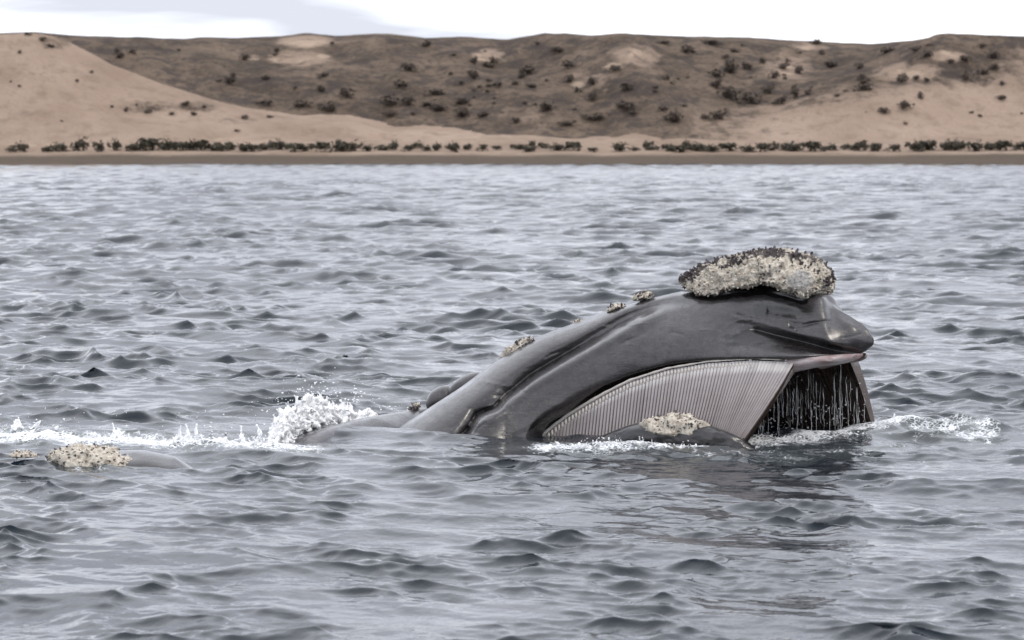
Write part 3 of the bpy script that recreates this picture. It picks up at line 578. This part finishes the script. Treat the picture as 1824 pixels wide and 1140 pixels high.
# smooth bare grey knob at the near front corner
uu = HU + F * rb[..., 0] / rb[..., 1]; vv = HV + (H - rb[..., 2]) / rb[..., 1] * F
knob = np.exp(-(((uu - 1426) / 25) ** 2 + ((vv - 500) / 21) ** 2) ** 2) * np.clip(1 + 1.3 * fbm(uu * .08, vv * .08, o=3, seed=8), 0, 1)
rb2 = rb + nb * (dsp * (1 - .6 * knob) + .02 * knob)[..., None]
topness = np.clip((vv * -1 + lerp_pts(uu, [(1215, 497), (1260, 478), (1330, 458), (1400, 454), (1450, 468), (1480, 500)]) + 12) / 14, 0, 1)
me = mesh_np('callosity', rb2, grid_quads(190, rb.shape[1], wrap=True)); set_attr(me, 'dark', (topness * .20 - .03).ravel()); set_attr(me, 'knob', knob.ravel())
bonnet = obj('callosity', me, M_CRUST, whale, label='large cream crusted callosity covering the top of the snout')
Pf, Nf = rb2.reshape(-1, 3), nb.reshape(-1, 3); tf = topness.ravel(); kf = knob.ravel()
clump = np.clip(.35 + 2.2 * fbm(uu * .05, vv * .05, rb[..., 1] * 8, o=3, seed=33), 0, 1).ravel()
obj('barnacles', scatter_bits(Pf, Nf, 1000, .0145, 1, 1.9, np.clip(tf * 1.1 + .06, 0, 1) * clump * (1 - kf)), M_BDARK, bonnet, kind='stuff')
obj('whale_lice', scatter_bits(Pf, Nf, 700, .012, 2, .8, (1 - .75 * tf) * (1 - .9 * kf)), M_BCREAM, bonnet, kind='stuff')
def dome(u, v, wl, a_, b_, c_, tilt, seed, parent, dark=0.0, bits=70, wh=unproj, name='callosity', flat=0.35, label=None):
    c0 = wh(np.array(float(u)), np.array(float(v)), np.array(wl)); P = np.zeros((36, 60, 3))
    ct, st = math.cos(tilt), math.sin(tilt)
    for i in range(36):
        th_ = math.pi * i / 35
        for j in range(60):
            p_ = 2 * math.pi * j / 60; X_ = a_ * math.cos(th_); Yq = c_ * math.sin(th_) * math.cos(p_); Z_ = b_ * math.sin(th_) * math.sin(p_)
            if Z_ < 0: Z_ *= flat
            xr, zr = X_ * ct - Z_ * st, X_ * st + Z_ * ct
            P[i, j] = c0 + np.array((xr * math.cos(TH) + Yq * NX, -xr * NX + Yq * NY, zr))
    n_ = grid_normals(np.concatenate([P, P[:, :1]], 1))[:, :-1]; d_ = P - c0
    n_ = d_ / (np.linalg.norm(d_, axis=-1, keepdims=True) + 1e-9)
    sz = min(a_, b_ * 2)
    P2 = P + n_ * (sz * .26 * fbm(P[..., 0] * 10, P[..., 1] * 10, P[..., 2] * 10, o=3, seed=seed) + .016 * fbm(P[..., 0] * 34, P[..., 1] * 34, P[..., 2] * 34, o=2, seed=seed + 5))[..., None]
    me = mesh_np(name, P2, grid_quads(36, 60, wrap=True)); set_attr(me, 'dark', np.full(36 * 60, dark)); set_attr(me, 'knob', np.zeros(36 * 60))
    o = obj(name, me, M_CRUST, parent, label=label)
    up = n_[..., 2].ravel(); keep = np.clip(up * .9 + .3, 0, 1)
    par = o if parent.type == 'EMPTY' else parent
    obj('barnacles', scatter_bits(P2.reshape(-1, 3), n_.reshape(-1, 3), bits // 2, .010, seed, 1.7, keep * (up > .1)), M_BDARK, par, kind='stuff')
    obj('whale_lice', scatter_bits(P2.reshape(-1, 3), n_.reshape(-1, 3), bits, .008, seed + 1, 1.0, keep), M_BCREAM, par, kind='stuff')
    return o
dome(1146, 530, .03, .090, .050, .09, .30, 101, whale, -.05)
dome(1097, 551, .04, .085, .050, .09, .38, 102, whale, -.05)
dome(1031, 576, .03, .045, .035, .05, .40, 103, whale, .12, 40)
dome(917, 627, .32, .22, .075, .06, .56, 104, whale, .06, 90)
dome(738, 731, .12, .07, .035, .05, .85, 105, whale, .05, 50)

# ---- baleen
TOPB = [(950, 792), (985, 762), (1010, 743), (1044, 722), (1079, 702), (1123, 680), (1189, 659), (1260, 647), (1340, 642), (1412, 645)]
def wtop(u): return np.interp(u, [950, 1012, 1088, 1152, 1208, 1284, 1358, 1412], [.81, .69, .61, .585, .585, .605, .59, .52])
def bottom_of(u): return np.interp(u, [950, 1000, 1100, 1200, 1300, 1412], [940, 988, 1086, 1176, 1258, 1326]), np.interp(u, [950, 1412], [850, 780]), np.interp(u, [950, 1100, 1250, 1412], [.92, .95, 1.0, 1.04])
hx, hy = math.cos(TH), -math.sin(TH)
FSH = np.array((hx, hy, 0)) * .2                              # the far rack stands a little farther forward
def plate(u, far=False, jit=0.0):
    vt = float(lerp_pts(u, TOPB)); wt = float(wtop(u)); ub, vb, wb = [float(x) for x in bottom_of(u)]
    V = []; Tt = []; In = []; ns = 9
    for i in range(ns):
        t = i / (ns - 1); e_ = t + (0 if far else .16 * math.sin(math.pi * t) * (1 if u > 1150 else .6))
        uu_ = u + (ub - u) * (t ** 1.12); vv_ = vt + (vb - vt) * t; ww = wt + (wb - wt) * e_ + jit * t
        c0 = unproj(np.array(uu_), np.array(vv_), np.array(ww)); sgn = 1.0
        if far: c0 = mirror(c0, np.array(ww)) + FSH * (1 + 1.2 * t); sgn = -1.0
        th_ = .0165 * (1.15 if i == 0 else 1.0) * (1 - .25 * t); dp = .20 * (1 - .55 * t)
        for (a_, b_) in [(-.45 * th_, dp), (-th_, .009), (-.6 * th_, -.003), (.6 * th_, -.003), (th_, .009), (.45 * th_, dp)]:
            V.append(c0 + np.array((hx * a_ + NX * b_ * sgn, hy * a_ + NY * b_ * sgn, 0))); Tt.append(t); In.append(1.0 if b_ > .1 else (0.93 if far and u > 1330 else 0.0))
    me = mesh_np('baleen_plate', np.array(V), grid_quads(ns, 6), smooth=False); set_attr(me, 't', Tt); set_attr(me, 'inner', In)
    return obj('baleen_plate', me, M_BALEEN, whale)
us = np.arange(953, 1413, 6.1)
for i, u in enumerate(us): plate(float(u), jit=random.uniform(-.006, .006))
for i, u in enumerate(us[-34:]): plate(float(u), far=True, jit=random.uniform(-.006, .006))
def tube(pts, rad, nseg=8, rf=None):
    pts = np.array(pts); n_ = len(pts); tg = np.gradient(pts, axis=0); tg /= np.linalg.norm(tg, axis=1, keepdims=True) + 1e-9
    V = []
    for i in range(n_):
        a1 = np.cross(tg[i], (0.3, .9, .2)); a1 /= np.linalg.norm(a1); a2 = np.cross(tg[i], a1); r_ = rad if rf is None else rad * rf(i / (n_ - 1))
        for j in range(nseg):
            an = 2 * math.pi * j / nseg; V.append(pts[i] + (a1 * math.cos(an) + a2 * math.sin(an)) * r_)
    return np.array(V), grid_quads(n_, nseg, wrap=True)
gp = [unproj(np.array(u), np.array(float(lerp_pts(u, TOPB)) - 3.0), np.array(float(wtop(u)) + .008)) for u in np.linspace(958, 1400, 120)]
V, Q = tube(gp, .019, 10, lambda t: 1.0 - .85 * t + .12 * math.sin(t * 37) * math.sin(t * 90)); obj('gum', mesh_np('gum', V, Q), M_GUM, whale, label='pale cream gum line above the baleen plates')
Vg, Qg = [], []; o_ = 0                                       # the row of pale knuckles where the plates leave the gum
ps = []
for i, u in enumerate(us[:-12]):
    c0 = unproj(np.array(float(u)), np.array(float(lerp_pts(u, TOPB)) + 8.0), np.array(float(wtop(u)) + .028))
    pts = []
    for a in range(7):
        th_ = math.pi * a / 6
        for b_ in range(8):
            p_ = 2 * math.pi * b_ / 8; pts.append(c0 + np.array((.0155 * math.sin(th_) * math.cos(p_), .02 * math.sin(th_) * math.sin(p_), .034 * math.cos(th_))) * (1 - .004 * i))
    ps.append(mesh_np('gum_knuckle', np.array(pts), grid_quads(7, 8, wrap=True)))
for m_ in ps: obj('gum_knuckle', m_, M_GUM, whale)

# far rack seen from inside: a dark hanging fringe
FV = []; FQ = []; o_ = 0
nfu, nfv = 60, 30
sheet = np.zeros((nfu, nfv, 3))
for i in range(nfu):
    u = 1000 + (1406 - 1000) * i / (nfu - 1); vt = float(lerp_pts(u, TOPB)) - 6; wt = float(wtop(u)); ub, vb, wb = [float(x) for x in bottom_of(u)]
    for j in range(nfv):
        t = j / (nfv - 1); e_ = t; ww = wt + (wb - wt) * e_
        p = mirror(unproj(np.array(u + (ub - u) * t ** 1.12), np.array(vt + (vb - vt) * t), np.array(ww)), np.array(ww))
        p += FSH * (1 + 1.2 * t); p[:2] -= np.array((NX, NY)) * (.16 * (1 - .6 * t) + .02 * vnoise(np.array(i * .9), np.array(j * .12), seed=4)); sheet[i, j] = p
fr_v = [sheet.reshape(-1, 3)]; fr_q = [grid_quads(nfu, nfv)]; o_ = nfu * nfv
for k_ in range(520):                                           # bristles
    fi = random.random() ** .6 * (nfu - 1); i0 = min(int(fi), nfu - 2); j0 = random.randint(0, nfv - 12); ln = random.randint(6, nfv - j0 - 1); wdt = random.uniform(.002, .005); pts = []
    out = random.uniform(.01, .07); dr = random.uniform(-.03, .03)
    for j in range(0, ln, 2):
        p = sheet[i0, j0 + j] * (1 - (fi - i0)) + sheet[i0 + 1, j0 + j] * (fi - i0); g_ = j / ln
        p = p - np.array((NX, NY, 0)) * out * (.3 + g_); p = p + np.array((hx, hy, 0)) * dr * g_
        pts += [p - np.array((hx, hy, 0)) * wdt, p + np.array((hx, hy, 0)) * wdt]
    fr_v.append(np.array(pts)); fr_q.append(grid_quads(len(pts) // 2, 2, off=o_)); o_ += len(pts)
obj('baleen_fringe', mesh_np('baleen_fringe', np.concatenate(fr_v), np.concatenate(fr_q)), M_FRINGE, whale, label='dark hairy inside of the far baleen rack', kind='stuff')
# fringe along the front edge of the near rack
fr_v, fr_q, o_ = [], [], 0
for k_ in range(420):
    t0 = random.random(); u = 1411; vt = float(lerp_pts(u, TOPB)); wt = float(wtop(u)); ub, vb, wb = [float(x) for x in bottom_of(u)]; pts = []
    dp = random.uniform(.0, .18); ln = random.uniform(.08, .4)
    for j in range(6):
        t = min(t0 + ln * j / 5, 1.1); e_ = t + .16 * math.sin(math.pi * t); ww = wt + (wb - wt) * e_ - dp * (1 - .4 * t)
        p = unproj(np.array(u + (ub - u) * abs(t) ** 1.12 + 3 + dp * 40), np.array(vt + (vb - vt) * t + random.uniform(-1, 1)), np.array(ww)); wdt = random.uniform(.002, .006)
        pts += [p - np.array((hx, hy, 0)) * wdt, p + np.array((hx, hy, 0)) * wdt]
    fr_v.append(np.array(pts)); fr_q.append(grid_quads(6, 2, off=o_)); o_ += 12
obj('baleen_fringe', mesh_np('baleen_fringe', np.concatenate(fr_v), np.concatenate(fr_q)), M_FRINGE, whale, label='brown bristles along the front edge of the near baleen rack', kind='stuff')
# pink rim of the upper jaw in front of the rack
rim = []
for (u, vt, vb, wl) in [(1396, 640, 668, .50), (1412, 637, 664, .49), (1435, 635, 659, .47), (1462, 634, 654, .40), (1490, 632, 650, .31), (1512, 631, 645, .2), (1530, 630, 639, .09), (1537, 629, 634, .03)]:
    row = [(u, vt, wl + .01)]
    for (fv, fw) in [(.2, .035), (.45, .045), (.7, .03), (.92, .0), (1.0, -.03), (.9, -.08), (.5, -.14)]: row.append((u, vt + (vb - vt) * fv, max(wl + fw * min(1, wl / .3), 0.002)))
    rim.append(row)
Gr = surf_grid(rim, 70, 28); Gr[..., 2] += .008 * fbm(Gr[..., 0] * .05, Gr[..., 1] * .2, o=3, seed=14); rr_ = two_sided(Gr, 1)
obj('gum', mesh_np('gum', rr_, grid_quads(70, rr_.shape[1], wrap=True)), M_PINK, whale, label='pinkish gum rim under the tip of the snout')
# lower lip
lip = []
for (u, v, wl, r_) in [(985, 800, 1.02, .08), (1040, 788, 1.06, .10), (1078, 773, 1.10, .12), (1120, 757, 1.13, .15), (1165, 748, 1.15, .17), (1220, 748, 1.16, .17), (1262, 757, 1.17, .15), (1292, 767, 1.17, .12), (1318, 779, 1.16, .09), (1345, 796, 1.1, .06)]:
    row = []
    for j in range(12):
        ph = -1.2 + 3.6 * j / 11; row.append((u, v + (1 - math.cos(ph)) * r_ * 200 * (1.0 if ph < 1.2 else 1.0), wl + math.sin(ph) * r_))
    lip.append(row)
Gl = surf_grid(lip, 90, 44); Gl[..., 2] += .022 * fbm(Gl[..., 0] * .05, Gl[..., 1] * .08, o=4, seed=24, g=.65)
me = mesh_np('lower_lip', unproj(Gl[..., 0], Gl[..., 1], Gl[..., 2]), grid_quads(90, 44)[:, ::-1]); set_attr(me, 'wet', np.full(90 * 44, .95))
lower = obj('lower_lip', me, M_SKIN, whale, label='wet black lower lip rising out of the water')
dome(1206, 768, 1.20, .34, .14, .17, -.03, 120, whale, -.10, 240, label='cream crusted callosity on the lower lip')

# ------------------------------------------------------------------ the second whale, nearly submerged
whale2 = bpy.data.objects.new('whale', None); C.objects.link(whale2)
Y2 = 27.9; whale2.location = tuple(proj_pt(190, 880, Y2)); whale2['label'] = 'mostly submerged whale showing only a crusted cream callosity and wet black skin'; whale2['category'] = 'whale'
def pt2(u, v, w_): return proj_pt(float(u), float(v), Y2 - float(w_))
pts = np.zeros((60, 40, 3))
for i in range(60):
    t = i / 59; u = 20 + 350 * t; top = lerp_pts(u, [(20, 850), (60, 822), (130, 812), (210, 802), (255, 801), (310, 812), (370, 850)])
    for j in range(40):
        ph = -1.6 + 3.2 * j / 39; pts[i, j] = proj_pt(u, top + (1 - math.cos(ph)) * 90, Y2 + .55 * math.sin(ph) + .02 * vnoise(np.array(i * .3), np.array(j * .3), seed=6))
me = mesh_np('body', pts, grid_quads(60, 40)[:, ::-1]); set_attr(me, 'wet', np.full(2400, .95)); obj('body', me, M_SKIN, whale2)
dome(168, 827, .12, .42, .145, .30, -.04, 130, whale2, -.16, 420, wh=pt2)
dome(40, 812, .10, .12, .04, .10, .0, 131, whale2, -.05, 80, wh=pt2)

# ------------------------------------------------------------------ splashes, foam, drops
def ico():
    p = (1 + 5 ** .5) / 2
    V = np.array([(-1, p, 0), (1, p, 0), (-1, -p, 0), (1, -p, 0), (0, -1, p), (0, 1, p), (0, -1, -p), (0, 1, -p), (p, 0, -1), (p, 0, 1), (-p, 0, -1), (-p, 0, 1)]) / math.hypot(1, p)
    T = np.array([(0, 11, 5), (0, 5, 1), (0, 1, 7), (0, 7, 10), (0, 10, 11), (1, 5, 9), (5, 11, 4), (11, 10, 2), (10, 7, 6), (7, 1, 8), (3, 9, 4), (3, 4, 2), (3, 2, 6), (3, 6, 8), (3, 8, 9), (4, 9, 5), (2, 4, 11), (6, 2, 10), (8, 6, 7), (9, 8, 1)])
    return V, T
IV, IT = ico()
def blobs(cs, rs, rnd, stretch=None):
    cs = np.array(cs); rs = np.array(rs); n_ = len(cs)
    sc_ = rnd.uniform(.7, 1.35, (n_, 1, 3)) if stretch is None else stretch
    V = cs[:, None, :] + IV[None] * rs[:, None, None] * sc_
    T = IT[None] + (np.arange(n_) * 12)[:, None, None]
    return V.reshape(-1, 3), T.reshape(-1, 3)
def splash(name, label, top, base, Yf, dep, n, rmin, rmax, seed, jets=0, voxel=.013, group=None):
    rnd = np.random.default_rng(seed); cs = []; rs = []
    u0, u1 = top[0][0], top[-1][0]; Ya, Yb = Yf if isinstance(Yf, tuple) else (Yf, Yf)
    while len(cs) < n:
        u = rnd.uniform(u0, u1); vt = lerp_pts(u, top); vb = lerp_pts(u, base)
        vt = vt + 7 * vnoise(np.array(u * .09), np.array(0.), seed=seed) + 4 * vnoise(np.array(u * .3), np.array(0.), seed=seed + 1)
        Yc = Ya + (Yb - Ya) * (u - u0) / (u1 - u0); t = rnd.random() ** .75; v = vt + (vb - vt) * t
        Y = Yc + rnd.normal(0, dep) * (.35 + .65 * t); r_ = rmin + (rmax - rmin) * rnd.random() ** 2 * (.35 + .65 * t)
        cs.append(proj_pt(u, v, Y)); rs.append(r_)
    for j in range(jets):                                        # ragged fingers thrown up along the crest
        u = rnd.uniform(u0 + 6, u1 - 6); vt = lerp_pts(u, top); du = rnd.uniform(-7, 7); Yc = Ya + (Yb - Ya) * (u - u0) / (u1 - u0); hh = rnd.uniform(8, 26); Y = Yc + rnd.normal(0, dep * .5); m_ = 9
        for k_ in range(m_):
            g_ = k_ / (m_ - 1); cs.append(proj_pt(u + du * g_ * g_, vt + 6 - hh * g_ + 5 * g_ * g_, Y)); rs.append(.020 * (1 - .62 * g_) * rnd.uniform(.7, 1.2) if k_ < m_ - 1 else .012 * rnd.uniform(.8, 1.5))
    V, T = blobs(cs, rs, rnd); me = mesh_np(name, V, None, tris=T)
    o = obj(name, me, M_FOAM, None, label, 'splash', group, 'stuff')
    md = o.modifiers.new('remesh', 'REMESH'); md.mode = 'VOXEL'; md.voxel_size = voxel; md.use_smooth_shade = True
    sm_ = o.modifiers.new('smooth', 'SMOOTH'); sm_.factor = .5; sm_.iterations = 1
    return o
splash('splash', 'tall white burst of splashing water behind the back of the feeding whale',
       [(474, 790), (486, 758), (503, 735), (525, 718), (545, 706), (565, 706), (585, 716), (600, 728), (622, 724), (642, 728), (658, 734), (672, 746)],
       [(474, 806), (560, 800), (672, 785)], (30.4, 32.5), .22, 9000, .009, .036, 201, jets=40, voxel=.012)
splash('splash', 'low white breaking foam between the tall splash and the small foam crests', [(296, 788), (320, 772), (350, 768), (385, 780), (410, 776), (440, 772), (470, 768), (490, 776)], [(296, 796), (490, 806)], 29.9, .22, 1900, .005, .024, 202, jets=9, voxel=.011)
splash('splash', 'small white foam crest thrown up beyond the submerged callosity', [(150, 784), (175, 770), (205, 768), (235, 772), (260, 778), (280, 786)], [(150, 791), (280, 793)], 30.4, .15, 800, .005, .020, 203, jets=6, voxel=.011)
splash('splash', 'ragged white foam crest with thin jets farthest from the feeding whale', [(-30, 772), (10, 762), (30, 756), (60, 752), (90, 758), (120, 760), (140, 774)], [(-30, 782), (140, 784)], 31.0, .15, 1100, .005, .020, 204, jets=8, voxel=.011)
splash('splash', 'white churning foam off the tip of the baleen, ahead of the whale', [(1540, 764), (1565, 752), (1590, 748), (1615, 752), (1640, 762)], [(1540, 772), (1640, 774)], 31.2, .20, 800, .005, .020, 205, jets=1, voxel=.011)
splash('splash', 'thin line of white foam under the open mouth beside the hanging fringe', [(1335, 776), (1370, 771), (1395, 774), (1430, 772), (1470, 770), (1500, 768), (1545, 764)], [(1335, 782), (1545, 774)], 30.6, .20, 900, .004, .014, 206, jets=1, voxel=.010)
splash('splash', 'thin broken foam lapping along the lower lip of the whale', [(975, 787), (1020, 784), (1055, 778), (1085, 774), (1110, 779), (1150, 782), (1200, 784), (1240, 785)], [(975, 800), (1240, 799)], 29.7, .22, 1400, .004, .018, 207, jets=0, voxel=.010)

# flying drops
rnd = np.random.default_rng(5); cs, rs = [], []
for i in range(190):
    u = rnd.normal(575, 75); top = lerp_pts(u, [(400, 770), (500, 728), (560, 700), (640, 718), (740, 745), (900, 790)]); v = top - abs(rnd.normal(0, 20)) + 6
    cs.append(proj_pt(u, v, 32.4 + rnd.normal(0, .3))); rs.append(.004 + .011 * rnd.random() ** 3)
for i in range(90):
    u = rnd.uniform(0, 480); v = rnd.normal(752, 14) + u * .02; cs.append(proj_pt(u, v, 30.6 + rnd.normal(0, .3))); rs.append(.003 + .008 * rnd.random() ** 3)
V, T = blobs(cs, rs, rnd); obj('water_droplets', mesh_np('water_droplets', V, None, tris=T), M_FOAM, None, 'white water drops flying above the splashes', 'droplets', kind='stuff')

# trickles and drops running off the fringe
tv, tq, o_ = [], [], 0; cs, rs = [], []
for i in range(58):
    u = rnd.uniform(1345, 1543) if i > 5 else [1386, 1368, 1352, 1360, 1420, 1497][i]; vs = rnd.uniform(655, 735) if i > 5 else [688, 702, 745, 738, 690, 650][i]
    lo_v = 778; ve = vs + (lo_v - vs) * (rnd.uniform(.4, 1.0) if i > 5 else 1.0)
    wl = np.interp(u, [1340, 1400, 1545], [.55, .1, -.62]) + rnd.uniform(-.12, .12)
    pts = [unproj(np.array(u + 1.2 * vnoise(np.array(k_ * .5), np.array(i * 3.3), seed=9)), np.array(vs + (ve - vs) * k_ / 12), np.array(wl)) for k_ in range(13)]
    V, Q = tube(pts, rnd.uniform(.0014, .0036), 6, lambda t, a=rnd.random() * 6: .75 + .5 * math.sin(11 * t + a) * (1 - .5 * t)); tv.append(V); tq.append(Q + o_); o_ += len(V)
obj('water_trickles', mesh_np('water_trickles', np.concatenate(tv), np.concatenate(tq)), M_DROP, None, 'thin trickles of water running down from the baleen fringe', 'water', kind='stuff')
for i in range(260):
    u = rnd.uniform(1345, 1545); v = rnd.uniform(660, 775) if rnd.random() < .4 else rnd.uniform(720, 775); wl = np.interp(u, [1340, 1400, 1545], [.6, .15, -.55])
    cs.append(unproj(np.array(u), np.array(v), np.array(wl + rnd.uniform(-.1, .15)))); rs.append(.0025 + .007 * rnd.random() ** 3)
for u in (1303, 1335, 1338, 1400):
    for k_ in range(4): cs.append(unproj(np.array(float(u)), np.array(642 + 4.0 * k_), np.array(.66))); rs.append(.006)
V, T = blobs(cs, rs, rnd); obj('water_droplets', mesh_np('water_droplets', V, None, tris=T), M_DROP, None, 'bright drops falling in front of the dark baleen fringe', 'droplets', kind='stuff')
